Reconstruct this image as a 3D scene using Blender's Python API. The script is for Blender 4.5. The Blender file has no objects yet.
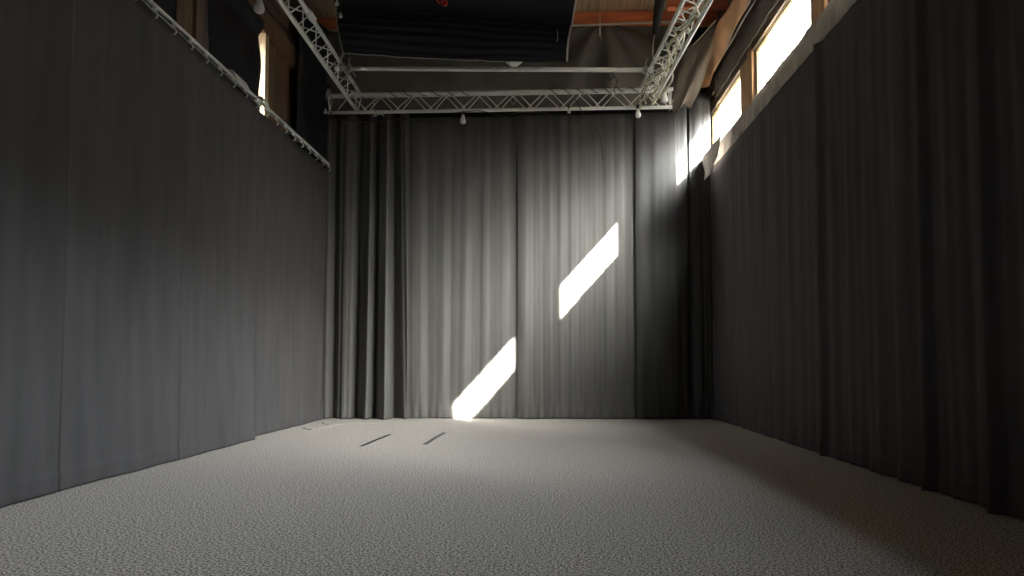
import bpy, bmesh, math, random
from mathutils import Vector, Matrix, noise

random.seed(7)
scene = bpy.context.scene
COL = scene.collection

# ------------------------------------------------------------------ camera
CAM_H = 0.9
F_PX = 720.0
YAW = math.atan2(34, 720)          # to the left of +Y
PITCH = math.radians(2.5)
PP = (512.0, 331.0)                 # principal point in 1024x576 pixels
cam_data = bpy.data.cameras.new('camera')
cam = bpy.data.objects.new('camera', cam_data)
COL.objects.link(cam)
cam_data.sensor_fit = 'HORIZONTAL'
cam_data.sensor_width = 36
cam_data.lens = F_PX / 1024 * 36
cam_data.shift_y = (PP[1] - 288) / 1024
cam.location = (0, 0, CAM_H)
cam.rotation_euler = (math.pi / 2 + PITCH, 0, YAW)
cam_data.clip_start = 0.02
scene.camera = cam
ROT = cam.rotation_euler.to_matrix()


def ray(px, py):
    return ROT @ Vector(((px - PP[0]) / F_PX, -(py - PP[1]) / F_PX, -1))


def atY(px, py, Y):
    d = ray(px, py)
    return Vector((0, 0, CAM_H)) + d * (Y / d.y)


def atX(px, py, X):
    d = ray(px, py)
    return Vector((0, 0, CAM_H)) + d * (X / d.x)


def atZ(px, py, Z):
    d = ray(px, py)
    return Vector((0, 0, CAM_H)) + d * ((Z - CAM_H) / d.z)


# ------------------------------------------------------------------ materials
def mat(name, col, rough=0.8, metal=0.0, sheen=0.0, spec=0.5, noise_scale=None, noise_amt=0.0,
        stretch=(1, 1, 1), bump=0.0, bump_scale=200, bump_dist=0.002, col2=None, detail=4):
    m = bpy.data.materials.new(name)
    m.use_nodes = True
    nt = m.node_tree
    b = nt.nodes['Principled BSDF']
    b.inputs['Base Color'].default_value = (*col, 1)
    b.inputs['Roughness'].default_value = rough
    b.inputs['Metallic'].default_value = metal
    b.inputs['Specular IOR Level'].default_value = spec
    if sheen:
        b.inputs['Sheen Weight'].default_value = sheen
        b.inputs['Sheen Roughness'].default_value = 0.5
    tc = nt.nodes.new('ShaderNodeTexCoord')
    if noise_scale:
        mp = nt.nodes.new('ShaderNodeMapping')
        mp.inputs['Scale'].default_value = stretch
        nt.links.new(tc.outputs['Object'], mp.inputs['Vector'])
        n = nt.nodes.new('ShaderNodeTexNoise')
        n.inputs['Scale'].default_value = noise_scale
        n.inputs['Detail'].default_value = detail
        nt.links.new(mp.outputs['Vector'], n.inputs['Vector'])
        r = nt.nodes.new('ShaderNodeValToRGB')
        r.color_ramp.elements[0].position = 0.32
        r.color_ramp.elements[1].position = 0.68
        c2 = col2 or tuple(c * (1 + noise_amt) for c in col)
        c1 = col if col2 else tuple(c * (1 - noise_amt) for c in col)
        r.color_ramp.elements[0].color = (*c1, 1)
        r.color_ramp.elements[1].color = (*c2, 1)
        nt.links.new(n.outputs['Fac'], r.inputs['Fac'])
        nt.links.new(r.outputs['Color'], b.inputs['Base Color'])
    if bump:
        n2 = nt.nodes.new('ShaderNodeTexNoise')
        n2.inputs['Scale'].default_value = bump_scale
        n2.inputs['Detail'].default_value = 3
        nt.links.new(tc.outputs['Object'], n2.inputs['Vector'])
        bp = nt.nodes.new('ShaderNodeBump')
        bp.inputs['Strength'].default_value = bump
        bp.inputs['Distance'].default_value = bump_dist
        nt.links.new(n2.outputs['Fac'], bp.inputs['Height'])
        nt.links.new(bp.outputs['Normal'], b.inputs['Normal'])
    return m


def wood(name, c1, c2, along='Y', scale=3.0):
    st = {'X': (0.6, 12, 12), 'Y': (12, 0.6, 12), 'Z': (12, 12, 0.6)}[along]
    return mat(name, c1, 0.75, noise_scale=scale, stretch=st, col2=c2, bump=0.3, bump_scale=60, detail=6)


M = {}
M['carpet'] = mat('grey_carpet', (0.12, 0.111, 0.10), 0.95, noise_scale=85, col2=(0.82, 0.77, 0.715), spec=0.1, detail=9, sheen=0.0)
_r = M['carpet'].node_tree.nodes
for _n in _r:
    if _n.type == 'VALTORGB':
        _n.color_ramp.elements[0].position = 0.40
        _n.color_ramp.elements[1].position = 0.60
M['drape_left'] = mat('charcoal_felt', (0.100, 0.097, 0.100), 0.95, noise_scale=3, noise_amt=0.12, stretch=(2, 2, 0.3),
                      spec=0.15, bump=0.25, bump_scale=300)
M['drape_back'] = mat('grey_black_molton', (0.150, 0.148, 0.142), 0.95, noise_scale=3, noise_amt=0.10, stretch=(3, 3, 0.3),
                      spec=0.15, bump=0.2, bump_scale=300)
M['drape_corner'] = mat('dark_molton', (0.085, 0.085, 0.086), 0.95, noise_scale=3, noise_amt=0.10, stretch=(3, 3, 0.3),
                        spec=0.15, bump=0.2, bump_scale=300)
M['drape_right'] = mat('black_molton', (0.105, 0.098, 0.102), 0.95, noise_scale=2, noise_amt=0.15, stretch=(3, 3, 0.3),
                       spec=0.15, bump=0.2, bump_scale=300)  # base colour lifted to stand in for haze over these drapes
M['black_cloth'] = mat('black_cloth', (0.024, 0.024, 0.029), 0.75, noise_scale=5, noise_amt=0.2, stretch=(0.4, 3, 3), spec=0.3)
M['roof_cloth'] = mat('dark_grey_roof_cloth', (0.17, 0.158, 0.14), 0.85, noise_scale=2, noise_amt=0.2, spec=0.25)
M['corner_grey'] = mat('brown_grey_cloth', (0.22, 0.19, 0.17), 0.85, noise_scale=2, noise_amt=0.2, spec=0.25)
M['pale_cloth'] = mat('pale_grey_cloth', (0.50, 0.45, 0.40), 0.85, noise_scale=4, noise_amt=0.25, stretch=(1, 1, 1), spec=0.25)
M['brown_membrane'] = mat('brown_membrane', (0.78, 0.47, 0.28), 0.6, noise_scale=2, noise_amt=0.25, spec=0.4)
M['alu'] = mat('aluminium', (0.92, 0.92, 0.88), 0.42, metal=0.15, noise_scale=9, noise_amt=0.1, spec=0.5)
M['alu_dull'] = mat('dull_aluminium', (0.42, 0.42, 0.40), 0.5, metal=0.6, noise_scale=9, noise_amt=0.1)
M['steel'] = mat('galvanised_steel', (0.50, 0.50, 0.48), 0.45, metal=0.7, noise_scale=14, noise_amt=0.15)
M['white_plastic'] = mat('white_plastic', (0.80, 0.80, 0.78), 0.4, noise_scale=3, noise_amt=0.03)
M['frosted'] = mat('frosted_white_bulb', (0.85, 0.85, 0.83), 0.25, noise_scale=3, noise_amt=0.02)
M['black_plastic'] = mat('black_plastic', (0.02, 0.02, 0.02), 0.5, noise_scale=3, noise_amt=0.1)
M['cable_black'] = mat('black_cable', (0.03, 0.03, 0.03), 0.5, noise_scale=3, noise_amt=0.1)
M['cable_pale'] = mat('pale_yellow_cable', (0.55, 0.55, 0.30), 0.5, noise_scale=3, noise_amt=0.1)
M['cable_white'] = mat('white_cord', (0.65, 0.63, 0.56), 0.6, noise_scale=3, noise_amt=0.1)
M['red'] = mat('orange_red_paint', (0.85, 0.26, 0.12), 0.55, noise_scale=3, noise_amt=0.18, stretch=(0.5, 4, 4))
M['red_plastic'] = mat('red_plastic', (0.6, 0.04, 0.03), 0.4, noise_scale=3, noise_amt=0.05)
M['board'] = wood('ceiling_board_wood', (0.34, 0.25, 0.15), (0.60, 0.47, 0.31), 'Y', 2.0)
M['stud'] = wood('brown_stud_wood', (0.15, 0.085, 0.05), (0.27, 0.165, 0.10), 'Z', 2.0)
M['pale_wood'] = wood('pale_timber', (0.55, 0.38, 0.22), (0.78, 0.60, 0.38), 'Z', 2.0)
M['plate'] = wood('brown_plate_timber', (0.13, 0.085, 0.06), (0.24, 0.165, 0.12), 'Y', 2.0)
M['warm_wood'] = wood('orange_timber', (0.42, 0.24, 0.12), (0.62, 0.38, 0.21), 'Z', 2.0)
M['frame_wood'] = wood('yellow_frame_wood', (0.55, 0.42, 0.20), (0.75, 0.60, 0.32), 'Z', 2.0)
M['wall'] = mat('dark_painted_wall', (0.03, 0.028, 0.026), 0.9, noise_scale=2, noise_amt=0.2)
M['tape'] = mat('black_tape', (0.02, 0.02, 0.022), 0.5, noise_scale=8, noise_amt=0.2)
M['grey_tape'] = mat('grey_tape', (0.13, 0.13, 0.13), 0.6, noise_scale=8, noise_amt=0.2)

g = bpy.data.materials.new('window_glass')
g.use_nodes = True
nt = g.node_tree
nt.nodes.remove(nt.nodes['Principled BSDF'])
tr = nt.nodes.new('ShaderNodeBsdfTransparent')
tr.inputs['Color'].default_value = (0.95, 0.96, 0.95, 1)
gl = nt.nodes.new('ShaderNodeBsdfGlossy')
gl.inputs['Roughness'].default_value = 0.05
mx = nt.nodes.new('ShaderNodeMixShader')
mx.inputs['Fac'].default_value = 0.06
nt.links.new(tr.outputs[0], mx.inputs[1])
nt.links.new(gl.outputs[0], mx.inputs[2])
nt.links.new(mx.outputs[0], nt.nodes['Material Output'].inputs['Surface'])
M['glass'] = g


# ------------------------------------------------------------------ builders
def link(name, bm, material, parent=None, smooth=False):
    me = bpy.data.meshes.new(name)
    bmesh.ops.recalc_face_normals(bm, faces=bm.faces)
    bm.to_mesh(me)
    bm.free()
    me.materials.append(M[material] if isinstance(material, str) else material)
    if smooth:
        for p in me.polygons:
            p.use_smooth = True
    o = bpy.data.objects.new(name, me)
    COL.objects.link(o)
    if parent is not None:
        o.parent = parent
        o.matrix_parent_inverse = Matrix.Translation(-parent.location)
    return o


def tag(o, label, cat, group=None, kind=None):
    o['label'] = label
    o['category'] = cat
    if group:
        o['group'] = group
    if kind:
        o['kind'] = kind
    return o


def empty(name, loc, label, cat, group=None):
    o = bpy.data.objects.new(name, None)
    COL.objects.link(o)
    o.location = loc
    o.empty_display_size = 0.1
    return tag(o, label, cat, group)


def struct(name, bm, material, parent=None):
    o = link(name, bm, material, parent)
    if parent is None:
        o['kind'] = 'structure'
    return o


def box(bm, x0, x1, y0, y1, z0, z1):
    vs = [bm.verts.new((x, y, z)) for x in (x0, x1) for y in (y0, y1) for z in (z0, z1)]
    for f in ((0, 1, 3, 2), (4, 6, 7, 5), (0, 4, 5, 1), (2, 3, 7, 6), (0, 2, 6, 4), (1, 5, 7, 3)):
        bm.faces.new([vs[i] for i in f])


def tube(bm, pts, r, seg=10, cap=True, radii=None):
    pts = [Vector(p) for p in pts]
    rings = []
    up = None
    for i, p in enumerate(pts):
        a = pts[max(i - 1, 0)]
        b = pts[min(i + 1, len(pts) - 1)]
        t = (b - a).normalized()
        if up is None:
            up = Vector((0, 0, 1)) if abs(t.z) < 0.9 else Vector((1, 0, 0))
        n = t.cross(up)
        if n.length < 1e-4:
            n = t.cross(Vector((0.3, 1, 0.2)))
        n.normalize()
        bn = t.cross(n).normalized()
        up = -bn if bn.dot(up) < 0 else bn
        rr = radii[i] if radii else r
        rings.append([bm.verts.new(p + (n * math.cos(k * 2 * math.pi / seg) + up * math.sin(k * 2 * math.pi / seg)) * rr)
                      for k in range(seg)])
    for A, B in zip(rings, rings[1:]):
        for k in range(seg):
            bm.faces.new((A[k], A[(k + 1) % seg], B[(k + 1) % seg], B[k]))
    if cap:
        bm.faces.new(rings[0])
        bm.faces.new(list(reversed(rings[-1])))


def hollow_tube(bm, a, b, r, wall_t=0.004, seg=16):
    """open-ended pipe with a real wall thickness"""
    a, b = Vector(a), Vector(b)
    t = (b - a).normalized()
    n = t.cross(Vector((0, 0, 1)) if abs(t.z) < 0.9 else Vector((1, 0, 0))).normalized()
    u = t.cross(n)
    R = []
    for p, rr in ((a, r), (b, r), (b, r - wall_t), (a, r - wall_t)):
        R.append([bm.verts.new(p + (n * math.cos(k * 2 * math.pi / seg) + u * math.sin(k * 2 * math.pi / seg)) * rr)
                  for k in range(seg)])
    for i in range(4):
        A, B = R[i], R[(i + 1) % 4]
        for k in range(seg):
            bm.faces.new((A[k], A[(k + 1) % seg], B[(k + 1) % seg], B[k]))


def lathe(bm, c, prof, seg=16):
    c = Vector(c)
    rings = []
    for r, z in prof:
        rings.append([bm.verts.new(c + Vector((r * math.cos(k * 2 * math.pi / seg), r * math.sin(k * 2 * math.pi / seg), z)))
                      for k in range(seg)])
    for A, B in zip(rings, rings[1:]):
        for k in range(seg):
            bm.faces.new((A[k], A[(k + 1) % seg], B[(k + 1) % seg], B[k]))
    bm.faces.new(rings[0])
    bm.faces.new(list(reversed(rings[-1])))


def sheet(name, P, nu, nv, material, thick=0.006, parent=None, smooth=True):
    """cloth from a function P(u, v) -> Vector, given a real thickness along its normals"""
    bm = bmesh.new()
    G = [[Vector(P(i / nu, j / nv)) for i in range(nu + 1)] for j in range(nv + 1)]
    N = []
    for j in range(nv + 1):
        row = []
        for i in range(nu + 1):
            du = G[j][min(i + 1, nu)] - G[j][max(i - 1, 0)]
            dv = G[min(j + 1, nv)][i] - G[max(j - 1, 0)][i]
            n = du.cross(dv)
            row.append(n.normalized() if n.length > 1e-9 else Vector((0, 1, 0)))
        N.append(row)
    F = [[bm.verts.new(G[j][i] + N[j][i] * thick / 2) for i in range(nu + 1)] for j in range(nv + 1)]
    B = [[bm.verts.new(G[j][i] - N[j][i] * thick / 2) for i in range(nu + 1)] for j in range(nv + 1)]
    for j in range(nv):
        for i in range(nu):
            bm.faces.new((F[j][i], F[j][i + 1], F[j + 1][i + 1], F[j + 1][i]))
            bm.faces.new((B[j][i], B[j + 1][i], B[j + 1][i + 1], B[j][i + 1]))
    for i in range(nu):
        bm.faces.new((F[0][i], B[0][i], B[0][i + 1], F[0][i + 1]))
        bm.faces.new((F[nv][i], F[nv][i + 1], B[nv][i + 1], B[nv][i]))
    for j in range(nv):
        bm.faces.new((F[j][0], F[j + 1][0], B[j + 1][0], B[j][0]))
        bm.faces.new((F[j][nu], B[j][nu], B[j + 1][nu], F[j + 1][nu]))
    return link(name, bm, material, parent, smooth)


def poly(pts, u):
    f = u * (len(pts) - 1)
    i = min(int(f), len(pts) - 2)
    return pts[i].lerp(pts[i + 1], f - i)


def nz(x, y=0.0, z=0.0):
    return noise.noise(Vector((x, y, z)))


def smooth_interp(pts, x):
    if x <= pts[0][0]:
        return pts[0][1]
    for (a, va), (b, vb) in zip(pts, pts[1:]):
        if x <= b:
            t = (x - a) / (b - a)
            t = t * t * (3 - 2 * t)
            return va + (vb - va) * t
    return pts[-1][1]


# ------------------------------------------------------------------ room size
XL, XR = -3.80, 2.78           # inner faces of the timber side walls
YB, YF = 12.2, -5.0           # back wall, wall behind the camera
ZC = 6.62                      # underside of the roof boards
D = 11.62                      # plane of the back curtains
SILL, HEAD = CAM_H + 3.52, CAM_H + 4.14
WIN_R = [(7.50, 9.55), (10.20, 12.1), (5.05, 7.06), (2.45, 4.5)]     # right wall openings; the last is unseen, added to brighten the near floor
WIN_L = [(7.75, 9.17), (5.4, 7.05)]  # the second opening is unseen, added for light
WT = 0.07

# floor
bm = bmesh.new()
box(bm, XL - 0.2, XR + 0.2, YF - 0.1, YB + 0.1, -0.12, 0.0)
struct('floor', bm, 'carpet')


def wall_with_openings(name, x0, x1, wins, sill, head):
    bm = bmesh.new()
    box(bm, x0, x1, YF, YB, 0, sill)
    box(bm, x0, x1, YF, YB, head, ZC)
    ys = sorted(wins)
    cur = YF
    for a, b in ys:
        box(bm, x0, x1, cur, a, sill, head)
        cur = b
    box(bm, x0, x1, cur, YB, sill, head)
    return struct(name, bm, 'plate')


wall_with_openings('wall_right', XR, XR + WT, WIN_R, SILL, HEAD)
wall_with_openings('wall_left', XL - WT, XL, WIN_L, CAM_H + 3.0, CAM_H + 4.35)
bm = bmesh.new(); box(bm, XL - WT, XR + WT, YB, YB + 0.1, 0, ZC); struct('wall_back', bm, 'wall')
bm = bmesh.new(); box(bm, XL - WT, XR + WT, YF - 0.1, YF, 0, ZC); struct('wall_front', bm, 'wall')

# ceiling: boards running along the room (one surface, seams modelled)
bm = bmesh.new()
x = XL - WT
k = 0
while x < XR + WT:
    w = 0.19 + 0.05 * nz(k * 3.1)
    x2 = min(x + w, XR + WT)
    dz = 0.012 * nz(k * 1.7, 4)
    box(bm, x + 0.006, x2 - 0.006, YF, YB + 0.1, ZC + dz, ZC + 0.03 + dz)
    x = x2
    k += 1
box(bm, XL - WT, XR + WT, YF, YB + 0.1, ZC + 0.03, ZC + 0.09)
struct('ceiling', bm, 'board')

# unseen roof overhang, added outside the right wall to cut steep sky light
bm = bmesh.new()
box(bm, XR + WT, XR + 0.50, YF - 0.1, YB + 0.6, ZC + 0.0, ZC + 0.08)
struct('trim_sky_block', bm, 'plate')

# unseen wall, added outside to block sun and grazing sky light
bm = bmesh.new()
box(bm, XR + WT + 0.02, 8.8, -4.4, -4.0, 0.0, 14.0)
struct('wall_light_block', bm, 'plate')

# windows of the right wall
for n, (a, b) in enumerate(sorted(WIN_R, reverse=True)):
    bm = bmesh.new()
    X0, X1 = XR + 0.02, XR + 0.06
    fw = 0.035
    box(bm, X0, X1, a, b, SILL, SILL + 0.02)
    box(bm, X0, X1, a, b, HEAD - 0.02, HEAD)
    box(bm, X0, X1, a, a + fw, SILL + 0.02, HEAD - 0.02)
    box(bm, X0, X1, b - fw, b, SILL + 0.02, HEAD - 0.02)
    ym = b - (0.26 if n == 2 else 0.40)
    box(bm, X0 + 0.01, X1 - 0.005, ym - 0.014, ym + 0.014, SILL + 0.02, HEAD - 0.02)
    w = struct('window_%d' % (n + 1), bm, 'frame_wood')
    # outside fins at right angles to the wall, added to trim the sun patches
    for yy, T in ((a - 0.03, 0.24 if n == 0 else 0.18), (ym, 0.40)) if n < 3 else ():
        bm = bmesh.new()
        box(bm, X1 + 0.012, X1 + 0.012 + T, yy - 0.012, yy + 0.012, SILL - 0.02, HEAD + 0.5)
        box(bm, X1 + 0.03, X1 + T - 0.01, yy - 0.018, yy + 0.018, SILL + 0.05, HEAD + 0.42)
        link('added_sun_fin', bm, 'white_plastic', w)
    bm = bmesh.new()
    box(bm, X1 - 0.022, X1 - 0.018, a + fw, b - fw, SILL + 0.02, HEAD - 0.02)
    link('pane', bm, 'glass', w)
for n, (a, b) in enumerate(sorted(WIN_L, reverse=True)):
    bm = bmesh.new()
    X0, X1 = XL - 0.06, XL - 0.02
    z0, z1 = CAM_H + 3.0, CAM_H + 4.35
    box(bm, X0, X1, a, b, z0, z0 + 0.03)
    box(bm, X0, X1, a, b, z1 - 0.03, z1)
    box(bm, X0, X1, a, a + 0.03, z0, z1)
    box(bm, X0, X1, b - 0.03, b, z0, z1)
    w = struct('window_%d' % (n + 6), bm, 'frame_wood')
    bm = bmesh.new()
    box(bm, X0 + 0.018, X0 + 0.022, a + 0.03, b - 0.03, z0 + 0.03, z1 - 0.03)
    link('pane', bm, 'glass', w)

# timber posts between the right windows (they stand proud of the wall)
ws = sorted(WIN_R)[-3:]
post_spots = [(ws[0][1], ws[1][0]), (ws[1][1], ws[2][0])]
for i, (a, b) in enumerate(post_spots):
    bm = bmesh.new()
    box(bm, XR - 0.035, XR - 0.002, a + 0.02, a + 0.22, CAM_H + 3.15, CAM_H + 4.66)
    box(bm, XR - 0.025, XR - 0.002, a + 0.24, b - 0.03, CAM_H + 3.15, CAM_H + 4.66)
    o = link('timber_post', bm, 'warm_wood')
    tag(o, ['rough timber post between the nearer and middle bright windows on the right',
            'rough timber post between the two fully seen bright windows on the right'][i], 'post')

# long plate above the right windows and the batten under it
bm = bmesh.new()
box(bm, XR - 0.03, XR, 3.0, YB - 0.1, HEAD + 0.01, HEAD + 0.18)
struct('trim_1', bm, 'plate')
bm = bmesh.new()
box(bm, XR - 0.07, XR, 3.0, YB - 0.1, HEAD + 0.22, HEAD + 0.42)
struct('trim_2', bm, 'plate')

# left wall studs, boards and plates (above the curtain rail)
def stud(y0, y1, z0, z1, x1, label, m='stud'):
    bm = bmesh.new()
    box(bm, XL + 0.002, x1, y0, y1, z0, z1)
    return tag(link('timber_post', bm, m), label, 'post')


bm = bmesh.new()
box(bm, XL, XL + 0.10, 3.0, 10.62, CAM_H + 4.36, CAM_H + 4.66)
struct('trim_3', bm, 'stud')
stud(7.02, 7.34, CAM_H + 3.02, CAM_H + 4.36, XL + 0.05, 'broad brown wall board above the left rail, nearest the top of the photo')
stud(7.42, 7.76, CAM_H + 3.02, CAM_H + 4.36, XL + 0.05, 'second brown wall board above the left rail, just before the dark cloth')
o = stud(9.19, 9.31, CAM_H + 3.02, CAM_H + 4.36, XL + 0.10, 'pale timber post catching daylight beside the dark cloth on the left', 'pale_wood')
stud(9.33, 9.70, CAM_H + 3.02, CAM_H + 4.36, XL + 0.05, 'brown board right behind the pale daylit post on the left wall')
stud(9.74, 10.22, CAM_H + 3.02, CAM_H + 4.36, XL + 0.04, 'brown board farthest along the left wall, next to black corner cloth')


# ------------------------------------------------------------------ floor-length drapes
def drape(name, axis, c0, c1, plane, z0, z1, fold, material, label, group, sign=1, nu=None, nv=40,
          hem=0.0, sag=None, seed=0):
    """axis 'X' runs along x at y=plane (back wall); axis 'Y' runs along y at x=plane.
    fold(s, t) -> metres off the plane towards the room (s = metres along, t = 0 top .. 1 hem)"""
    L = abs(c1 - c0)
    nu = nu or max(30, int(L / 0.022))

    def P(u, v):
        c = c0 + (c1 - c0) * u
        t = v / 0.75 * 0.95 if v < 0.75 else 0.95 + (v - 0.75) / 0.25 * 0.05   # denser rows near the hem
        zt = z1 - (sag(c) if sag else 0)
        zb = z0 + hem * nz(c * 2.3, seed) + 0.006
        z = zt + (zb - zt) * t
        d = fold(c, t)
        if t > 0.966:
            d += 0.009 * min(1, (t - 0.966) / 0.004) * (0.8 + 0.5 * nz(c * 3, 2))   # doubled hem
        if axis == 'X':
            return (c, plane - d, z)
        return (plane + sign * d, c, z)
    o = sheet(name, P, nu, nv, material, 0.007)
    return tag(o, label, 'curtain', group)


# hem pockets: a slightly thicker band along the foot
def hemmed(f):
    def g(c, t):
        return f(c, t)
    return g


# ---- left wall: four nearly flat felt panels
ZL = CAM_H + 3.06


def flat_fold(seed, amp=0.012, lean=0.0):
    def f(c, t):
        v = amp * nz(c * 1.3, seed, t * 0.8) * 1.6 + 0.12 * amp * math.sin(c * 9 + seed + t)
        v += 0.007 * nz(c * 4.2, seed + 5, t * 2.5) * (0.3 + t)
        v += 0.001 * nz(c * 11.0, seed + 3, t * 1.2)
        return v + lean * t
    return f


left_group = 'charcoal felt curtains along the left wall'
rail_z = CAM_H + 3.075


def left_sag(c):
    return 0.012 * (1 - math.cos((c % 0.31) / 0.31 * 2 * math.pi)) * 0.5


left_specs = [
    (1.2, 4.91, -3.38, 'flat charcoal curtain panel filling the left edge of the photo', 1),
    (4.88, 6.53, -3.388, 'flat charcoal curtain panel on the left wall, second from the camera', 2),
    (6.49, 8.28, -3.396, 'flat charcoal curtain panel on the left wall, third from the camera', 3),
    (8.22, 11.24, -3.53, 'flat charcoal curtain panel at far end of the left wall, hung slightly farther back', 4)]
for a, b, X, lab, sd in left_specs:
    ff = flat_fold(7.3)

    def fold(c, t, ff=ff, a=a, b=b):
        v = ff(c, t)
        # free edge curls out a little at the overlap nearest the camera
        e = max(0.0, 1 - (c - a) / 0.10)
        v += 0.014 * e * e * (0.35 + 0.65 * t)
        e2 = 0
        v -= 0.012 * e2
        return v
    lean = lambda c, t, fold=fold: fold(c, t) + (0.05 * (1 - t) if X < -3.45 else 0)
    drape('curtain', 'Y', a, b, X, 0.0, ZL, lean, 'drape_left', lab, left_group, sign=1, hem=0.012, sag=left_sag, seed=sd,
          nu=int((b - a) / 0.03))

# curtain rail with its hooks and the lower stay wire
rail = empty('curtain_rail', (-3.385, 7, rail_z), 'long straight silver curtain rail carrying the left wall panels', 'rail')
bm = bmesh.new()
box(bm, -3.400, -3.370, 2.5, 11.0, rail_z + 0.005, rail_z + 0.035)
r_ = link('track', bm, 'alu', rail)
bv = r_.modifiers.new('bevel', 'BEVEL'); bv.width = 0.006; bv.segments = 2
bm = bmesh.new()
tube(bm, [(-3.352, y, rail_z - 0.06 + 0.004 * math.sin(y * 20)) for y in [4 + i * 0.05 for i in range(139)]], 0.0045, 6)
link('stay_wire', bm, 'steel', rail, True)
hook_src = None
y = 4.05
while y < 10.95:
    if hook_src is None:
        bm = bmesh.new()
        c = Vector((0, 0, 0))
        tube(bm, [(0, 0, 0.0), (0, 0, -0.035)], 0.010, 8)
        tube(bm, [(0, 0, -0.03), (0.016, 0, -0.045), (0.022, 0, -0.062), (0.012, 0, -0.08), (0, 0, -0.075)], 0.005, 6)
        lathe(bm, (0, 0, -0.028), [(0.002, 0.0), (0.016, 0.003), (0.016, 0.012), (0.002, 0.015)], 10)
        hook_src = link('curtain_hook', bm, 'white_plastic', rail, True)
        hook_src.matrix_parent_inverse = Matrix()
        h = hook_src
    else:
        h = hook_src.copy()
        COL.objects.link(h)
    h.location = Vector((-3.385 + 0.032, y, rail_z - 0.012)) - rail.location
    h.scale = (1.35, 1.35, 1.35)
    y += 0.31
# wall brackets of the rail
for y in (5.6, 7.6, 9.9, 11.1):
    bm = bmesh.new()
    box(bm, XL, -3.39, y - 0.02, y + 0.02, rail_z + 0.04, rail_z + 0.07)
    box(bm, XL, XL + 0.012, y - 0.04, y + 0.04, rail_z - 0.05, rail_z + 0.1)
    link('wall_bracket', bm, 'plate', rail)


# white scraps folded over the rail next to the daylit post
def scrap(c, dy, w, lab, tilt):
    c = Vector(c)

    def P(u, v):
        a = (v - 0.35) * 2.4
        yy = c.y + (u - 0.5) * dy
        if v < 0.3:
            return (c.x - 0.045 - 0.02 * (0.3 - v), yy + tilt * (0.3 - v), c.z - w * (0.3 - v))
        if v < 0.6:
            s = (v - 0.3) / 0.3
            return (c.x - 0.045 + 0.09 * s, yy, c.z + 0.012 + 0.016 * math.sin(s * math.pi))
        return (c.x + 0.045 + 0.03 * (v - 0.6), yy + tilt * (v - 0.6) + 0.02 * nz(u * 4), c.z - w * (v - 0.6) / 0.4)
    return tag(sheet('cloth_scrap', P, 10, 16, 'white_plastic', 0.004), lab, 'cloth')


scrap((-3.385, 7.62, rail_z + 0.035), 0.36, 0.09, 'white scrap of cloth folded over the left curtain rail', 0.3)
scrap((-3.385, 8.32, rail_z + 0.045), 0.16, 0.10, 'smaller cream scrap on the left rail under the pale post', 0.2)

# ---- back wall drapes
ZB = CAM_H + 4.02


def px2x(px, Y=D):
    return atY(px, 300, Y).x


def pxfold(pts, fine=0.0, period=0.2, seed=0, grow=0.5, drift=0.0):
    P = [(px2x(p), d) for p, d in pts]

    def f(c, t):
        cc = c + drift * (t - 0.5) * nz(c * 1.2, seed)
        v = smooth_interp(P, cc) * ((1 - grow) + grow * t)
        ph = 2 * math.pi * cc / period + 2.2 * nz(c * 1.6, seed)
        w = 0.55 + 0.9 * nz(c * 2.1, seed + 9)
        v += fine * math.sin(ph + 0.5 * nz(t * 2, c, seed)) * w
        v += fine * 0.35 * math.sin(ph * 2.3 + seed) * (0.4 + t)
        # crumple where the hem meets the floor
        if t > 0.93:
            k = (t - 0.93) / 0.07
            v += 0.02 * k * (0.5 + nz(c * 7, seed, t * 4)) + 0.012 * k * math.sin(c * 50)
        return v
    return f


back_group = 'grey black floor-length curtains across the back'
f1 = pxfold([(322, 0.0), (331, 0.08), (336, -0.10), (343, 0.06), (350, 0.12), (356, 0.10), (359, -0.14), (364, -0.02), (374, 0.22), (377, -0.16), (383, 0.08),
             (391, 0.26), (395, -0.14), (400, -0.12), (405, 0.10), (411, 0.16)],
            0.007, 0.15, 2, 0.25, 0.55)
drape('curtain', 'X', px2x(325), px2x(411), D - 0.14, 0.0, ZB, f1, 'drape_back',
      'deeply folded dark curtain at the left end of the back wall', back_group, seed=11, nu=150, hem=0.01)
f2 = pxfold([(404, 0.02), (408, 0.07), (420, 0.09), (428, 0.02), (433, 0.03), (443, 0.06), (452, 0.02), (457, 0.03), (466, 0.055), (474, 0.02),
             (479, 0.03), (486, 0.05), (491, 0.02), (503, 0.05), (511, 0.01), (520, 0.03)], 0.006, 0.17, 5, 0.45, 0.15)
drape('curtain', 'X', px2x(404), px2x(520.5), D, 0.0, ZB, f2, 'drape_back',
      'grey curtain with the low sun patch reaching the floor', back_group, seed=12, hem=0.01)
f3 = pxfold([(517, 0.02), (524, 0.06), (536, 0.03), (560, 0.04), (590, 0.02), (612, 0.05), (628, 0.03), (638, 0.02)],
            0.010, 0.19, 9, 0.2)
drape('curtain', 'X', px2x(517.5), px2x(638), D - 0.03, 0.0, ZB, f3, 'drape_back',
      'finely rippled grey curtain carrying the upper slanted sun patch', back_group, seed=13, hem=0.012)
f4 = pxfold([(634, 0.05), (640, 0.07), (650, 0.03), (662, 0.03), (680, 0.02)], 0.006, 0.33, 14, 0.4)
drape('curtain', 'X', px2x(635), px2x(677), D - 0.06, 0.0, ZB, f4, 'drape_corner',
      'smooth dark curtain right of the rippled curtain', back_group, seed=14)
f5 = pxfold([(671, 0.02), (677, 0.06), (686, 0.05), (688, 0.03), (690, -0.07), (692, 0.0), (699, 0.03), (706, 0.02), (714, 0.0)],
            0.008, 0.2, 17, 0.1)
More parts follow.
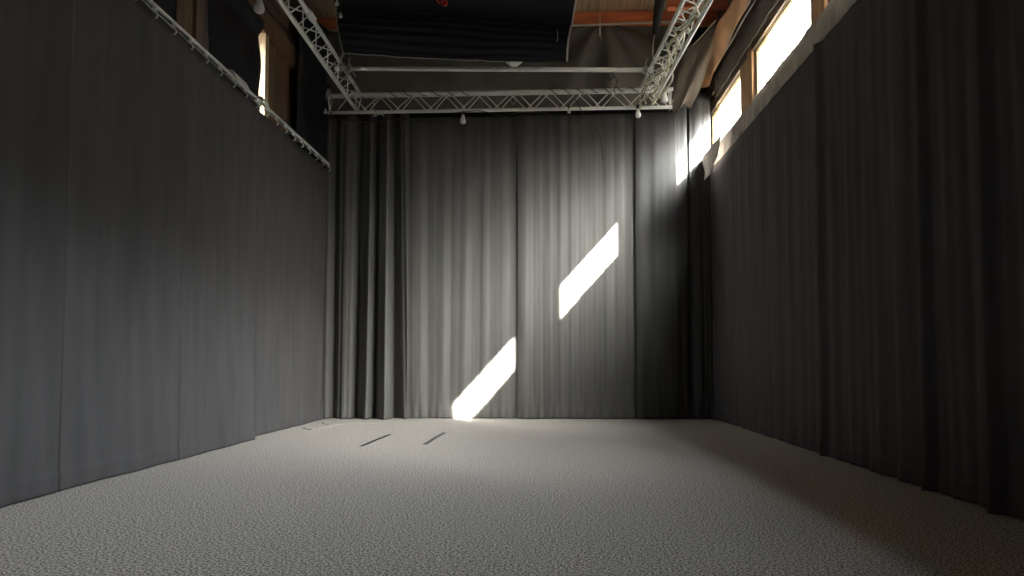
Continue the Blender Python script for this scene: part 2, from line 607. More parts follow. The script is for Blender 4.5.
drape('curtain', 'X', px2x(671), px2x(713), D + 0.04, 0.0, ZB + 0.35, f5, 'drape_corner',
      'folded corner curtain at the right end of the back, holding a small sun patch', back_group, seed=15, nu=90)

# ---- right wall drapes
ZR = CAM_H + 3.13


def rfold(seed, amp, period, pts=None):
    def f(c, t):
        amp_ = amp * (0.35 + 0.65 * min(1, t * 2.5))
        v = amp_ * math.sin(2 * math.pi * c / period + 2.5 * nz(c, seed)) * (0.5 + 0.9 * nz(c * 1.7, seed + 2) + 0.3 * t)
        v += amp_ * 0.25 * math.sin(2 * math.pi * c / (period * 0.41) + seed + t)
        v += 0.01 * nz(c * 3, seed, t * 3)
        if pts:
            v += smooth_interp(pts, c)
        if t > 0.93:
            k = (t - 0.93) / 0.07
            v += 0.03 * k * nz(c * 6, seed, 3)
        return v
    return f


right_group = 'black curtains along the right wall'
XRC = 2.69
rs = [(7.10, 11.60, 0.010, 0.47, 'long black curtain in the far right half of the right wall', 21, XRC),
      (5.20, 7.16, 0.014, 0.42, 'black curtain in the middle of the right wall, its far edge folded out', 22, XRC + 0.005),
      (4.45, 5.26, 0.018, 0.37, 'black curtain on the right wall, second from the camera', 23, XRC + 0.01),
      (1.6, 4.52, 0.020, 0.40, 'black curtain filling the right edge of the photo', 24, XRC + 0.005)]
for a, b, amp, per, lab, sd, X in rs:
    pts = [(a, 0.03), (a + 0.1, 0.0), (b - 0.16, 0.0), (b - 0.05, 0.05), (b, 0.01)]
    drape('curtain', 'Y', a, b, X, 0.0, ZR, rfold(sd, amp, per, pts), 'drape_right', lab, right_group, sign=-1, seed=sd, hem=0.015,
          nu=int((b - a) / 0.022))

# curtain batten holding the right curtains
bm = bmesh.new()
box(bm, XR - 0.04, XR, 1.6, 11.7, ZR - 0.03, ZR + 0.02)
struct('trim_4', bm, 'plate')


# pale cloth tucked along the sill between curtain heads and windows
def P(u, v):
    y = 4.2 + (11.75 - 4.2) * u
    z0 = ZR - 0.05 + 0.05 * nz(y * 1.1, 3)
    z1 = SILL - 0.01 + 0.012 * nz(y * 1.7, 8)
    z = z0 + (z1 - z0) * v
    d = 0.01 + 0.05 * math.sin(v * math.pi) + 0.022 * nz(y * 3 - v * 3, v * 2) + 0.015 * nz(y * 9 + v * 4, v)
    return (XR - max(d, 0.008) - 0.03 * (1 - v), y, z)


tag(sheet('sill_cloth', P, 260, 14, 'pale_cloth', 0.005), 'wrinkled pale grey cloth tucked along the sill under the right windows', 'cloth')


# torn flap of that cloth hanging at the corner
def P(u, v):
    p0 = atX(704, 178, XR - 0.2); p1 = atX(722, 150, XR - 0.2)
    a = p0.lerp(p1, u)
    return a + Vector((-0.04 + 0.03 * math.sin(u * 5 + v * 3), 0.05 * v, 0.34 * v - 0.1 + 0.04 * nz(u * 3, v * 3)))


tag(sheet('cloth_flap', P, 12, 12, 'pale_cloth', 0.005), 'torn pale flap of cloth at the back corner below the farthest window', 'cloth')


# ------------------------------------------------------------------ trusses
def truss(label, a, b, corners, pitch, name='truss', braces=True, end_frames=True):
    """a, b: reference line from start to end; corners: three offsets (local side, up) of the chords.
    The chord offsets are given as world vectors."""
    a, b = Vector(a), Vector(b)
    root = empty(name, a, label, 'truss', 'aluminium lighting trusses under the roof')
    t = (b - a).normalized()
    L = (b - a).length
    R = 0.0255
    for c in corners:
        bm = bmesh.new()
        hollow_tube(bm, a + c, b + c, R)
        link('chord', bm, 'alu', root, True)
    src = {}
    n = int(L / pitch)
    for f in range(3):
        c0, c1 = corners[f], corners[(f + 1) % 3]
        for i in range(n):
            s0 = i * pitch + 0.12 + (pitch * 0.28 if f == 2 else 0)
            for (p, q) in (((s0, c0), (s0 + pitch / 2, c1)), ((s0 + pitch / 2, c1), (s0 + pitch, c0))):
                if q[0] > L - 0.03:
                    continue
                key = (f, p[1] is c0)
                if key not in src:
                    bm = bmesh.new()
                    A = p[1]
                    B = t * (q[0] - p[0]) + q[1]
                    tube(bm, [A, B], 0.0085, 7)
                    o = link('brace', bm, 'alu', root, True)
                    o.matrix_parent_inverse = Matrix()
                    src[key] = o
                else:
                    o = src[key].copy()
                    COL.objects.link(o)
                o.location = t * p[0]
    if end_frames:
        for e in (0.03, L - 0.03):
            for f in range(3):
                bm = bmesh.new()
                tube(bm, [a + t * e + corners[f], a + t * e + corners[(f + 1) % 3]], 0.012, 7)
                link('end_strut', bm, 'alu', root, True)
    return root


YT = 10.62
pl = atY(328, 113, YT); pr = atY(672, 107, YT)
pl = Vector((pl.x, YT, pl.z)); pr = Vector((pr.x, YT, pr.z))
tz = (pl.z + pr.z) / 2
pl.z = pr.z = tz
up = 0.235
back_truss = truss('silver lattice truss running across the room before the back curtains', pl, pr,
                   [Vector((0, 0, 0)), Vector((0, -0.10, up)), Vector((0, 0.12, up + 0.055))], 0.50)
# left truss: its lower chord passes (300,32) and (356,111); Z fixed
zl = tz + 0.05
pA = atZ(356, 110, zl); pB = atZ(279, 0, zl)
d = (pB - pA).normalized()
lt_start = pA - d * 0.10
lt_end = pA + d * 5.4
left_truss = truss('silver lattice truss on the left running towards the camera', lt_start, lt_end,
                   [Vector((0, 0, 0)), Vector((0.075, 0, up)), Vector((-0.15, 0, up))], 0.50)
pA = atZ(654, 102, zl); pB = atZ(711, 0, zl)
d = (pB - pA).normalized()
rt_start = pA - d * 0.05
rt_end = pA + d * 5.4
right_truss = truss('silver lattice truss on the right wound with pale cables', rt_start, rt_end,
                    [Vector((0, 0, 0)), Vector((-0.185, 0, up - 0.02)), Vector((0.02, 0, up + 0.02))], 0.42)

# white sleeve on the left truss
c = atZ(311, 16, zl + up)
dl = (lt_end - lt_start).normalized()
for s in (-0.085, 0.015):
    bm = bmesh.new()
    cc = lt_start + Vector((0.075, 0, up)) + dl * ((c - lt_start).dot(dl) + s)
    tube(bm, [cc, cc + dl * 0.095], 0.052, 4)
    o = link('sleeve', bm, 'white_plastic', left_truss)
    o['label'] = 'white square sleeve'

# cross pipe between the side trusses with clamps
yc = 9.42
pL = atY(335, 68.5, yc); pR = atY(653, 70, yc)
pL = Vector((pL.x, yc, pL.z)); pR = Vector((pR.x, yc, pR.z))
pipe = empty('cross_pipe', pL, 'plain round silver pipe spanning between the side trusses', 'pipe')
bm = bmesh.new()
hollow_tube(bm, pL, pR, 0.03)
link('tube', bm, 'alu', pipe, True)


def clamp(c, s=1.0):
    c = Vector(c)
    bm = bmesh.new()
    seg = 14
    for k in range(2):
        cx = c + Vector((-0.02 + 0.04 * k, 0, 0))
        pts = [cx + Vector((0, 0.042 * math.cos(a), 0.042 * math.sin(a))) for a in [i * 2 * math.pi / seg for i in range(seg + 1)]]
        tube(bm, pts, 0.010 * s, 6)
    tube(bm, [c + Vector((0, -0.03, 0.03)), c + Vector((0.0, -0.05, 0.09)), c + Vector((0.03, -0.05, 0.13))], 0.009, 6)
    tube(bm, [c + Vector((0.0, -0.05, -0.02)), c + Vector((0.0, -0.06, -0.11))], 0.007, 6)
    tube(bm, [c + Vector((0.03, -0.02, -0.03)), c + Vector((0.09, -0.03, -0.13))], 0.009, 6)
    lathe(bm, c + Vector((0, -0.055, -0.06)), [(0.004, -0.012), (0.02, -0.01), (0.02, 0.01), (0.004, 0.012)], 8)
    return link('clamp', bm, 'steel', pipe, True)


clamp(pL + Vector((0.10, 0, 0.02)), 1.3)
clamp(pL + Vector((0.20, 0, 0.0)), 1.3)
clamp(pR + Vector((-0.10, 0, 0.0)), 1.2)

# steel slings that hang the trusses from the roof
def sling(p, q, label):
    root = empty('sling', p, label, 'sling', 'steel slings hanging the trusses from the roof')
    p, q = Vector(p), Vector(q)
    bm = bmesh.new()
    tube(bm, [p, q], 0.005, 6)
    link('wire', bm, 'steel', root, True)
    bm = bmesh.new()
    pts = [p + Vector((0, 0.045 * math.cos(a), 0.045 * math.sin(a) - 0.04)) for a in [i * 2 * math.pi / 12 for i in range(13)]]
    tube(bm, pts, 0.007, 6)
    link('shackle', bm, 'steel', root, True)


zz = tz + up
for px_, lab in ((600, 'thin steel hanger wire in front of the orange beam on the right'),):
    p = atY(px_, 36, 11.45); q = atY(px_, 20, 11.45)
    root = empty('turnbuckle', p, lab, 'turnbuckle')
    bm = bmesh.new(); tube(bm, [p, q], 0.009, 8, radii=[0.016, 0.006]); tube(bm, [q, q + Vector((0, 0, 0.10))], 0.006, 6)
    link('rod', bm, 'white_plastic', root, True)
    bm = bmesh.new()
    tube(bm, [p + Vector((0, 0, -0.03 + 0.03)), p + Vector((0.02, 0, -0.02)), p + Vector((0.02, 0, -0.05)), p + Vector((0, 0, -0.07))], 0.006, 6)
    link('hook', bm, 'steel', root, True)
for o_, a_, lab in ((left_truss, lt_start, 'steel sling holding the left truss near the camera end'),
                    (right_truss, rt_start, 'steel sling holding the right truss near the camera end')):
    e = (lt_end if o_ is left_truss else rt_end)
    dd = (e - a_).normalized()
    off = Vector((0.075, 0, up)) if o_ is left_truss else Vector((-0.185, 0, up - 0.02))
    p = a_ + dd * 4.6 + off
    sling((p.x, p.y, p.z + 0.02), (p.x, p.y, ZC), lab)


# ------------------------------------------------------------------ bulbs
def bulb(bx, by, Y, size, label, hang, lamp='frosted', name='light_bulb'):
    """bottom of the bulb at pixel (bx, by) and distance Y; hang = z where its flex is tied"""
    p = atY(bx, by, Y)
    root = empty(name, p, label, 'bulb', 'small white bulbs hanging from the trusses')
    s = size
    bm = bmesh.new()
    prof = [(0.004, 0.0), (0.020, 0.004), (0.031, 0.016), (0.034, 0.032), (0.031, 0.048), (0.024, 0.066), (0.018, 0.085), (0.015, 0.10)]
    lathe(bm, p, [(r * s, z * s) for r, z in prof], 18)
    link('globe', bm, lamp, root, True)
    bm = bmesh.new()
    lathe(bm, p + Vector((0, 0, 0.0985 * s)), [(0.015 * s, 0), (0.018 * s, 0.005 * s), (0.018 * s, 0.04 * s), (0.008 * s, 0.052 * s)], 14)
    link('socket', bm, 'black_plastic', root, True)
    bm = bmesh.new()
    top = p + Vector((0, 0, 0.145 * s))
    hz = max(hang, top.z + 0.03)
    tube(bm, [top, top + Vector((0.004, 0, (hz - top.z) * 0.5)), Vector((p.x, p.y, hz))], 0.005, 6)
    link('flex', bm, 'cable_black', root, True)


bulb(463, 124, YT, 1.35, 'white bulb hanging under the middle of the back truss', tz)
bulb(638, 118, YT - 0.05, 1.35, 'white bulb hanging under the right part of the back truss', tz)
bulb(664.5, 103, YT - 0.35, 1.6, 'white bulb hanging at the right end of the back truss', tz + up)
bulb(328.5, 99.5, YT + 0.15, 1.6, 'white bulb beside the left end of the back truss', tz + 0.5)
bulb(325.5, 114, YT + 0.3, 0.9, 'small cream bulb low beside the left end of the back truss', tz + 0.2)
bulb(259, 13.5, 7.6, 1.8, 'large white bulb above the daylit post on the left', CAM_H + 4.6)
bulb(569, 113.5, YT - 0.03, 0.8, 'tiny round bulb under the back truss, right of its middle', tz)


# ------------------------------------------------------------------ cables
def cable(name, pts, r, m, label, cat='cable', jitter=0.0):
    bm = bmesh.new()
    P = []
    pts = [Vector(p) for p in pts]
    n = len(pts)
    for i in range(n - 1):       # Catmull-Rom
        p0, p1, p2, p3 = pts[max(i - 1, 0)], pts[i], pts[i + 1], pts[min(i + 2, n - 1)]
        for k in range(8):
            t = k / 8
            P.append(0.5 * ((2 * p1) + (p2 - p0) * t + (2 * p0 - 5 * p1 + 4 * p2 - p3) * t * t + (3 * p1 - p0 - 3 * p2 + p3) * t ** 3))
    P.append(pts[-1])
    tube(bm, P, r, 7)
    return tag(link(name, bm, m, None, True), label, cat)


yy = YT - 0.04
cable('cable', [atY(330, 112, yy), atY(336, 117, yy), atY(352, 121, yy), atY(375, 122, yy), atY(392, 119, yy), atY(420, 121, yy),
                atY(440, 119, yy), atY(455, 115, yy)], 0.008, 'cable_black', 'dark cable sagging under the left half of the back truss')
cable('cable', [atY(455, 113, yy), atY(480, 111, yy - .02), atY(505, 116, yy), atY(520, 112, yy), atY(540, 113, yy), atY(560, 116, yy),
                atY(570, 112, yy)], 0.007, 'cable_black', 'dark cable clipped along the middle of the back truss')
cable('cable', [atY(575, 99, YT - .14), atY(580, 108, YT - .14), atY(585, 116, YT - .1), atY(592, 124, YT), atY(600, 135, YT + .4), atY(603, 160, 11.3)],
      0.006, 'cable_black', 'thin dark cable dropping from the back truss over the curtains')
# extra cables wrapped round the trusses
yt = YT - 0.10


def wrapped(px0, px1, py, turns, label, m='cable_black', rr=0.034):
    A = atY(px0, py, yt); B = atY(px1, py - 1, yt)
    A.z = B.z = tz + up
    pts = []
    n = turns * 6
    for i in range(n + 1):
        a = i / 6 * 2 * math.pi
        c = A.lerp(B, i / n)
        pts.append(c + Vector((0, math.cos(a) * rr, math.sin(a) * rr)))
    return cable('cable', pts, 0.006, m, label)


wrapped(384, 470, 99, 6, 'dark cable wound around the top of the back truss, left half')
wrapped(545, 640, 97, 7, 'dark cable wound around the top of the back truss, right half')
cable('cable', [atY(372, 97, yt - .04), atY(374, 103, yt - .05), atY(372, 108, yt - .04), atY(376, 112, yt - .02), atY(374, 116, yt),
                atY(380, 114, yt), atY(384, 116, yt)], 0.009, 'steel', 'metal tie knotted down the back truss near its left corner', 'tie')
# shackle with a carabiner in the middle (513,99)
cable('carabiner', [atY(513, 95, yt - .04), atY(511, 98, yt - .05), atY(512, 103, yt - .05), atY(514, 104, yt - .05), atY(515.5, 98, yt - .05),
                    atY(513, 95, yt - .04)], 0.006, 'steel', 'small steel carabiner clipped to the middle of back truss', 'carabiner')

# pale cables wound along the right truss
dr = (rt_end - rt_start).normalized()
ref = rt_start + Vector((-0.06, 0, 0.12))
for j, (r0, tn, ph, m, lab) in enumerate([(0.085, 3, 0.0, 'cable_pale', 'pale yellow cable wound loosely inside the right truss'),
                                          (0.07, 4, 2.0, 'cable_white', 'white cable spiralling along the right truss'),
                                          (0.10, 2, 4.0, 'cable_pale', 'thicker pale cable looped around the right truss')]):
    pts = []
    n = tn * 7
    Lr = 4.2
    for i in range(n + 1):
        a = i / 7 * 2 * math.pi + ph
        rr = r0 * (0.8 + 0.4 * nz(i * 0.37, j * 5.1))
        pts.append(ref + dr * (Lr * i / n) + Vector((math.cos(a) * rr, 0, math.sin(a) * rr * 0.9)))
    cable('cable', pts, (0.009, 0.007, 0.012)[j], m, lab)
# loops where the right truss meets the back truss
loops = [(640, 92), (636, 98), (634, 104)]
y0 = YT - 0.22
cable('cable', [atY(641, 108, y0), atY(640, 98, y0), atY(644, 88, y0), atY(648, 80, y0 - .2), atY(656, 74, y0 - .4), atY(664, 78, y0 - .3), atY(664, 90, y0 - .2),
                atY(655, 100, y0 - .1), atY(650, 106, y0)], 0.011, 'cable_pale', 'pale cable bundle looping down the corner of right and back truss')
cable('cable', [atY(646, 104, y0), atY(644, 94, y0), atY(650, 82, y0 - .2), atY(660, 70, y0 - .6), atY(671, 72, y0 - .6), atY(672, 80, y0 - .4),
                atY(664, 92, y0 - .2), atY(658, 98, y0)], 0.013, 'cable_white', 'white cable bundle hanging at the corner of right and back truss')
# thing with bits hanging above the back truss (620, 78)
cable('cable', [atY(607, 74, yc - .02), atY(604, 78, yc), atY(610, 80, yc), atY(614, 76, yc), atY(612, 72, yc), atY(617, 82, yc), atY(614, 90, yc + .4),
                atY(616, 93, yt)], 0.007, 'cable_black', 'tangled dark cable hanging from the cross pipe on the right')

# ------------------------------------------------------------------ roof: beams, cloths
# orange beam across the gable
bz0 = atY(620, 24, 11.55).z; bz1 = atY(620, 12.5, 11.55).z
bm = bmesh.new()
box(bm, XL, XR, 11.55, 11.72, bz0, bz1 + 0.02)
o = struct('trim_5', bm, 'red')
bm = bmesh.new()
box(bm, atY(668, 5, 10.9).x, XR, 10.86, 11.0, ZC - 0.30, ZC)
struct('trim_6', bm, 'red')

# grey cloth on the gable behind the trusses, pinned to a pale batten
zt = bz0 - 0.01


def P(u, v):
    x = XL + 0.08 + (2.35 - XL - 0.08) * u
    top = zt - 0.04
    bot = CAM_H + 4.1
    z = top + (bot - top) * v
    # star folds fanning from a pin at about (600, 28)
    px, pz = 0.95, top
    dx, dzz = x - px, pz - z + 0.15
    ang = math.atan2(dx, dzz)
    rr = math.hypot(dx, dzz)
    amp = 0.10 * math.exp(-((x - 1.1) / 1.1) ** 2)
    d = amp * math.sin(ang * 9 + 1.2 * nz(ang * 3, rr)) * min(1, rr * 1.4) + 0.05 * nz(x * 0.9, z * 0.9) + 0.10 * math.sin(v * math.pi)
    d += 0.012 * nz(x * 5, z * 2)
    return (x, 11.54 - max(0.0, d) * 1.0, z)


tag(sheet('roof_cloth', P, 200, 60, 'roof_cloth', 0.006), 'dark grey cloth with fanning folds covering the gable behind the trusses', 'cloth')
bm = bmesh.new()
tube(bm, [(XL + 0.1, 11.49, zt - 0.02), (-1, 11.48, zt - 0.045), (0.6, 11.48, zt - 0.03), (2.4, 11.48, zt)], 0.018, 8)
tag(link('batten', bm, 'cable_white', None, True), 'thin pale batten pinning the gable cloth under the orange beam', 'batten')


# sagging cloth edge with its cord behind the right truss
def cloth_patch(corners, nu, nv, fn, m, name, lab):
    a, b, c, d = [Vector(p) for p in corners]

    def P(u, v):
        return a.lerp(b, u).lerp(d.lerp(c, u), v) + fn(u, v)
    return tag(sheet(name, P, nu, nv, m, 0.006), lab, 'cloth')


CC_L = [atY(664, 46, 11.25), atY(668, 70, 11.3), atY(672, 92, 11.35), atY(667, 114, 11.42)]
CC_R = [atY(718, 20, 10.6), atY(716, 48, 10.8), atY(706, 74, 11.0), atY(693, 103, 11.3)]


def P(u, v):
    p = poly(CC_L, v).lerp(poly(CC_R, v), u)
    return p + Vector((0.02 * math.sin(v * 9), -0.10 * math.sin(u * 3.1) * math.sin(v * 3.1) + 0.035 * math.sin(u * 12 + v * 5),
                       -0.20 * math.sin(u * math.pi) * (1 - v) ** 2 + 0.05 * math.sin(u * 13) * v * v))


tag(sheet('corner_cloth', P, 40, 40, 'corner_grey', 0.006), 'dark cloth sagging from the roof into the corner above the farthest window', 'cloth')
cable('cord', [atY(716, 20, 10.55), atY(700, 38, 10.8), atY(686, 50, 11.0), atY(664, 57, 11.15)], 0.012, 'cable_white',
      'pale cord along the edge of the sagging corner cloth', 'cord')
# brown membrane / lining above the right windows
LIN_L = [atX(822, -181, 2.48), atX(731, 0, 2.48), atX(712, 38, 2.48), atX(703, 57, 2.50), atX(697, 83, 2.53)]
LIN_R = [atX(852, -181, 2.62), atX(751, 0, 2.62), atX(735, 30, 2.62), atX(724, 52, 2.62), atX(708, 86, 2.60)]


def P(u, v):
    p = poly(LIN_R, u).lerp(poly(LIN_L, u), v)
    y = p.y
    return p + Vector((0.03 * nz(y * 1.3, v * 1.5, 5) + 0.012 * math.sin(y * 5 + v * 4), 0, -0.05 * math.sin(v * math.pi) + 0.02 * nz(y * 2.5, 2)))


tag(sheet('roof_lining', P, 200, 18, 'brown_membrane', 0.006), 'sagging orange-brown lining along the top of the right wall', 'lining')
bm = bmesh.new()
for k, (dx, dz) in enumerate(((0.14, 4.56), (0.17, 4.62))):
    tube(bm, [(XR - dx, 3.2 + i * 0.25, CAM_H + dz + 0.01 * math.sin(i * 1.3 + k)) for i in range(33)], 0.013, 8)
tag(link('cable_pair', bm, 'steel', None, True), 'pair of grey cables running above the right windows', 'cable')
# streaky fabric below, dark
def P(u, v):
    y = 3.2 + (11.4 - 3.2) * u
    z = HEAD + 0.05 + (CAM_H + 4.54 - HEAD - 0.05) * v
    return (XR - 0.075 - 0.02 * nz(y * 4 - v * 2, v) - 0.02 * math.sin(v * 3) - 0.01, y, z)


tag(sheet('header_cloth', P, 200, 12, 'roof_cloth', 0.005), 'dark wrinkled cloth band between right windows and roof lining', 'cloth')

# dark hanging strap beside the right truss
p0 = atY(662, -12, 8.9); p1 = atY(655, 33, 8.9)
bm = bmesh.new()
def strap_pts(p, w):
    return [p + Vector((-w, 0, 0)), p + Vector((w, 0, 0))]
bmv = []
tube(bm, [p0, p0.lerp(p1, 0.5), p1, p1 + Vector((0, 0, -0.02))], 0.05, 8, radii=[0.075, 0.06, 0.04, 0.02])
tag(link('cloth_bundle', bm, 'black_cloth', None, True), 'narrow black bundle hanging down left of the right truss', 'cloth')
cable('cord', [p1 + Vector((0, 0, -.01)), atY(653, 46, 8.9), atY(653, 58, 9.1), atY(654, 68, yc - .02)], 0.006, 'cable_white',
      'thin pale cord hanging from the narrow black bundle', 'cord')

# ---- big black cloth bundled under the roof in the middle
YK = 9.0


def P(u, v):
    # u along x, v from hem (0) up and over towards the camera (1)
    xl = atY(344, 50, YK).x; xr = atY(566, 60, YK).x
    if v < 0.42:
        s = v / 0.42
        zb = atY(344, 53, YK).z * (1 - u) + atY(566, 62, YK).z * u - 0.03 * math.sin(u * math.pi)
        zt_ = atY(350, 8, YK).z * (1 - u) + atY(572, 23, YK).z * u
        z = zb + (zt_ - zb) * s
        x = xl + (xr - xl) * u + (0.07 * s * s if u > 0.5 else -0.09 * s) * (abs(u - 0.5) * 2)
        bulge = 0.10 * math.sin(s * math.pi)
        rip = 0.024 * math.sin(s * 38 + 3.0 * nz(x * 1.1, s * 2) + x * 0.6) * (0.4 + 1.1 * max(0, 0.6 + nz(x * 0.9, s * 3, 7))) * (0.25 + 0.9 * math.exp(-((s - 0.68) / 0.22) ** 2))
        return Vector((x, YK - bulge - rip, z + 0.012 * nz(x * 4, s * 5)))
    s = (v - 0.42) / 0.58
    zt_ = atY(350, 8, YK).z * (1 - u) + atY(572, 23, YK).z * u
    x = xl + (xr - xl) * u + (0.07 + 0.25 * s if u > 0.5 else -0.09 - 0.15 * s) * (abs(u - 0.5) * 2)
    y_ = YK - 2.6 * s
    z = zt_ + 1.05 * s - 0.10 * math.sin(s * math.pi) + 0.04 * nz(x * 0.8, s * 2)
    return Vector((x, y_, min(z, ZC - 0.03)))


black = empty('hanging_cloth', (-1, YK, ZC), 'big black cloth slung under the roof, rippled along its lower edge', 'cloth')
sheet('sheet', P, 170, 110, 'black_cloth', 0.008, black)
bm = bmesh.new()
tube(bm, [P(1.0, i / 40) + Vector((0.012, -0.01, 0)) for i in range(0, 41)], 0.013, 8)
o = link('edge_cord', bm, 'cable_white', black, True)
o['label'] = 'pale cord along the right edge'
bm = bmesh.new()
tube(bm, [P(i / 40, 0.0) + Vector((0, -0.012, -0.004 + 0.006 * nz(i * 0.7))) for i in range(0, 30)], 0.006, 6)
o = link('hem_cord', bm, 'steel', black, True)
bm = bmesh.new()
tube(bm, [P(0.0, i / 40) + Vector((-0.01, -0.01, 0)) for i in range(0, 41)], 0.006, 6)
link('edge_cord', bm, 'steel', black, True)

# red ring piece on the black cloth
c0 = atY(442, 2, YK - 0.55)
ring = empty('safety_ring', c0, 'small red ring clip hanging before the big black cloth', 'clip')
for dx, dz in ((-0.028, 0.012), (0.03, -0.008)):
    bm = bmesh.new()
    pts = [c0 + Vector((dx + 0.026 * math.cos(a), 0.4 * dx, dz + 0.030 * math.sin(a))) for a in [i * 2 * math.pi / 12 for i in range(13)]]
    tube(bm, pts, 0.011, 7)
    link('ring', bm, 'red_plastic', ring, True)
bm = bmesh.new(); tube(bm, [c0 + Vector((0, 0, 0.03)), Vector((c0.x, c0.y, c0.z + 0.40))], 0.004, 6); link('cord', bm, 'cable_black', ring, True)


# little white lamps at the left edge of the black cloth
for i, (a_, b_) in enumerate(((337, 6), (340.5, 18))):
    bulb(a_, b_, YK - 0.2, 0.75, ['tiny white bulb at upper left edge of the big black cloth', 'tiny white bulb just below another at left edge of the big black cloth'][i],
         CAM_H + 4.9, name='light_bulb')
# short white line on the right part of the black cloth
p = atY(557, 30, YK - 0.17); q = atY(557, 42, YK - 0.17)
cable('cord', [p, p.lerp(q, .5) + Vector((0.01, 0, 0)), q], 0.005, 'cable_white', 'short pale cord dangling on the black cloth near its right edge', 'cord')

# round silver lamp peeping under the black cloth
c = atY(514, 61.5, YK + 0.12)
root = empty('reflector_lamp', c, 'silver reflector lamp peeping out below the big black cloth', 'lamp')
bm = bmesh.new()
lathe(bm, c, [(0.02, -0.055), (0.06, -0.045), (0.11, -0.005), (0.125, 0.03), (0.11, 0.06), (0.05, 0.10), (0.02, 0.12)], 24)
link('reflector', bm, 'alu', root, True)
bm = bmesh.new(); tube(bm, [c + Vector((0, 0, 0.12)), Vector((c.x, c.y, ZC))], 0.006, 6); link('flex', bm, 'cable_black', root, True)

# cord from clamp at the left (345,52)
cable('cord', [atY(341, 62, yc - .05), atY(342, 56, 9.2), atY(346, 52, 9.1), atY(349, 54, 9.05)], 0.011, 'steel', 'bent metal hook joining the cross pipe to the black cloth', 'hook')


# ---- dark cloths of the left wall
def P(u, v):
    y = 7.62 + (9.17 - 7.62) * u
    z0, z1 = CAM_H + 2.98, CAM_H + 4.42
    z = z0 + (z1 - z0) * v
    if u > 0.5:
        y += (u - 0.5) * 2 * (-0.15 + 0.05 * math.sin(v * 9.0 + 1.0) + 0.05 * nz(v * 3, 2) - 0.10 * max(0, 0.35 - v))
    d = 0.05 + 0.03 * nz(y * 2, z * 1.2) + 0.02 * math.sin((y - z) * 6) * (0.5 + nz(y, z))
    return (XL + max(0.012, d) + 0.035 + 0.08 * max(0, min(1, (v - 0.88) * 16)), y, z)


tag(sheet('window_cloth', P, 60, 40, 'black_cloth', 0.006), 'black cloth covering the left window, leaving a gap at the pale post', 'cloth')


def P(u, v):
    y = 3.2 + (7.02 - 3.2) * u
    z = CAM_H + 2.98 + 1.36 * v
    return (XL + 0.04 + 0.02 * nz(y * 2, z), y, z)


tag(sheet('window_cloth', P, 60, 20, 'black_cloth', 0.006), 'black cloth over the nearer left window, before the brown boards', 'cloth')


def P(u, v):
    y = 10.26 + (11.85 - 10.26) * u
    z0, z1 = 0.0, ZC - 0.3
    z = 3.4 + (z1 - 3.4) * v
    return (XL + 0.10 + 0.10 * math.sin(u * 9 + v * 2) * 0.6 + 0.05 * nz(y * 2, z) + 0.10 * u, y, z)


tag(sheet('corner_cloth', P, 50, 40, 'black_cloth', 0.006), 'black cloth hanging in the upper left back corner', 'cloth')

# upper left wall lining (dark red-brown, between plate and roof)
bm = bmesh.new()
tube(bm, [(XL + 0.1, 3.3 + i * 0.2, CAM_H + 4.72 + 0.03 * math.sin(i)) for i in range(40)], 0.012, 6)
tag(link('cable', bm, 'cable_black', None, True), 'black cable running along the top plate of the left wall', 'cable')

# ------------------------------------------------------------------ floor items
def tape(p, q, w, m, label):
    a = atZ(p[0], p[1], 0.0); b = atZ(q[0], q[1], 0.0)
    t = (b - a).normalized(); n = Vector((-t.y, t.x, 0))

    def P(u, v):
        c = a.lerp(b, u) + n * ((v - 0.5) * w * (1 + 0.15 * nz(u * 9, v))) + n * 0.012 * nz(u * 3, 2)
        return (c.x, c.y, 0.0035 + 0.0035 * abs(nz(u * 12, v * 2)))
    return tag(sheet('tape_strip', P, 30, 2, m, 0.002), label, 'tape')


tape((361, 446.5), (390, 434.5), 0.045, 'tape', 'black strip of tape stuck slantwise on the carpet, the left one')
tape((425, 444.5), (445, 432.5), 0.05, 'grey_tape', 'faded grey strip of tape stuck slantwise on the carpet, right one')


def mat_piece(pts, label):
    bm = bmesh.new()
    P = [atZ(x_, y_, 0.0) for x_, y_ in pts]
    lo = [bm.verts.new((p.x, p.y, 0.001)) for p in P]
    hi = [bm.verts.new((p.x, p.y, 0.012)) for p in P]
    bm.faces.new(list(reversed(lo))); bm.faces.new(hi)
    n = len(P)
    for i in range(n):
        bm.faces.new((lo[i], lo[(i + 1) % n], hi[(i + 1) % n], hi[i]))
    return tag(link('carpet_offcut', bm, 'carpet'), label, 'carpet')


mat_piece([(322, 423.5), (347, 421.8), (376, 422.3), (379, 423.6), (352, 424.2), (330, 426)], 'thin carpet offcut lying at the foot of the folded back curtain')
mat_piece([(302, 428.5), (322, 425.2), (333, 426.5), (312, 430.5)], 'smaller carpet offcut lying by the far left curtain foot')

# ------------------------------------------------------------------ light
SUN_DIR = Vector((-0.690, 1.0, -0.765)).normalized()
sd = bpy.data.lights.new('sun', 'SUN')
sd.energy = 110
sd.angle = math.radians(0.6)
sd.color = (1.0, 0.95, 0.86)
so = bpy.data.objects.new('sun', sd)
COL.objects.link(so)
so.location = (8, -4, 12)
so.rotation_euler = (-SUN_DIR).to_track_quat('Z', 'Y').to_euler()

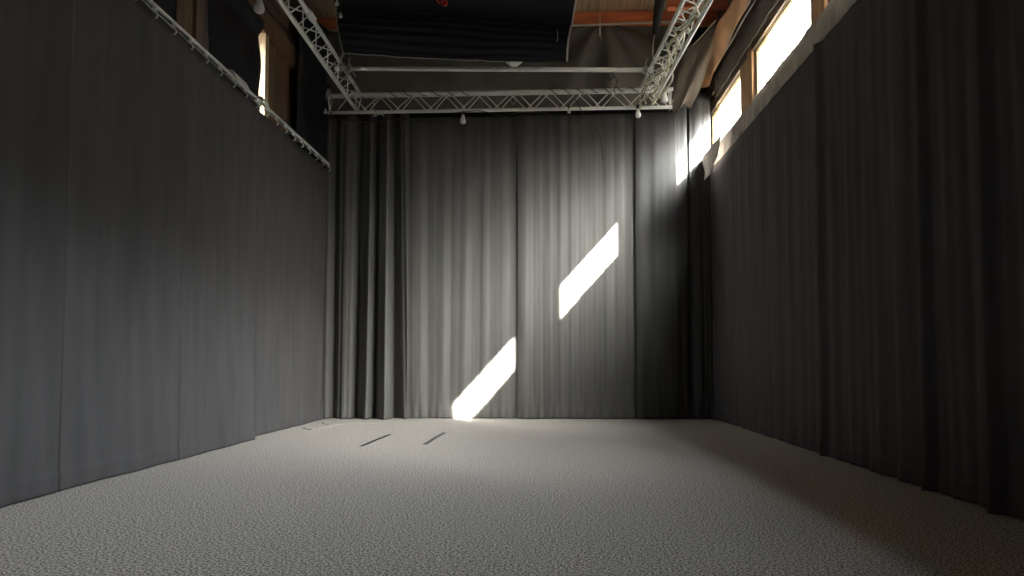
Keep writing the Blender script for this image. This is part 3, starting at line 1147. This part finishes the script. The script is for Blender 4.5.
w = bpy.data.worlds.new('sky')
scene.world = w
w.use_nodes = True
nt = w.node_tree
bg = nt.nodes['Background']
tc = nt.nodes.new('ShaderNodeTexCoord')
sp = nt.nodes.new('ShaderNodeSeparateXYZ')
nt.links.new(tc.outputs['Generated'], sp.inputs[0])
cr = nt.nodes.new('ShaderNodeValToRGB')
e = cr.color_ramp.elements
e[0].position = 0.10; e[0].color = (0.04, 0.04, 0.038, 1)
e[1].position = 1.0; e[1].color = (0.16, 0.18, 0.21, 1)
el = e.new(0.78); el.color = (0.42, 0.46, 0.52, 1)
el = e.new(0.38); el.color = (0.035, 0.035, 0.036, 1)
el = e.new(0.55); el.color = (0.80, 0.84, 0.89, 1)
nt.links.new(sp.outputs['Z'], cr.inputs['Fac'])
# bright hazy sky around the sun
dt = nt.nodes.new('ShaderNodeVectorMath'); dt.operation = 'DOT_PRODUCT'
nt.links.new(tc.outputs['Generated'], dt.inputs[0])
dt.inputs[1].default_value = -SUN_DIR
mxm = nt.nodes.new('ShaderNodeMath'); mxm.operation = 'MAXIMUM'; mxm.inputs[1].default_value = 0
nt.links.new(dt.outputs['Value'], mxm.inputs[0])
pw = nt.nodes.new('ShaderNodeMath'); pw.operation = 'POWER'; pw.inputs[1].default_value = 27
nt.links.new(mxm.outputs[0], pw.inputs[0])
bg.inputs['Strength'].default_value = 60
nt.links.new(cr.outputs['Color'], bg.inputs['Color'])
bg2 = nt.nodes.new('ShaderNodeBackground')
bg2.inputs['Color'].default_value = (1.0, 0.96, 0.90, 1)
ml = nt.nodes.new('ShaderNodeMath'); ml.operation = 'MULTIPLY'; ml.inputs[1].default_value = 470
nt.links.new(pw.outputs[0], ml.inputs[0])
nt.links.new(ml.outputs[0], bg2.inputs['Strength'])
ad = nt.nodes.new('ShaderNodeAddShader')
nt.links.new(bg.outputs[0], ad.inputs[0]); nt.links.new(bg2.outputs[0], ad.inputs[1])
nt.links.new(ad.outputs[0], nt.nodes['World Output'].inputs['Surface'])

# portals: they emit nothing, only guide the sampling of the sky through the openings
def portal(name, x, y0, y1, z0, z1, sgn):
    l = bpy.data.lights.new(name, 'AREA')
    l.shape = 'RECTANGLE'
    l.size = z1 - z0
    l.size_y = y1 - y0
    l.cycles.is_portal = True
    o = bpy.data.objects.new(name, l)
    COL.objects.link(o)
    o.location = (x, (y0 + y1) / 2, (z0 + z1) / 2)
    o.rotation_euler = (0, math.pi / 2 * sgn, 0)


for a, b in WIN_R:
    portal('window_portal', XR + WT + 0.01, a, b, SILL, HEAD, 1)
for a, b in WIN_L:
    portal('window_portal', XL - WT - 0.01, a, b, CAM_H + 3.0, CAM_H + 4.35, -1)

scene.view_settings.view_transform = 'Standard'
scene.view_settings.look = 'None'
scene.view_settings.gamma = 1
scene.view_settings.use_curve_mapping = False
scene.view_settings.exposure = 0.35
scene.cycles.use_denoising = True
scene.cycles.max_bounces = 10
scene.cycles.diffuse_bounces = 6
scene.cycles.caustics_reflective = False
scene.cycles.caustics_refractive = False
scene.cycles.sample_clamp_indirect = 15
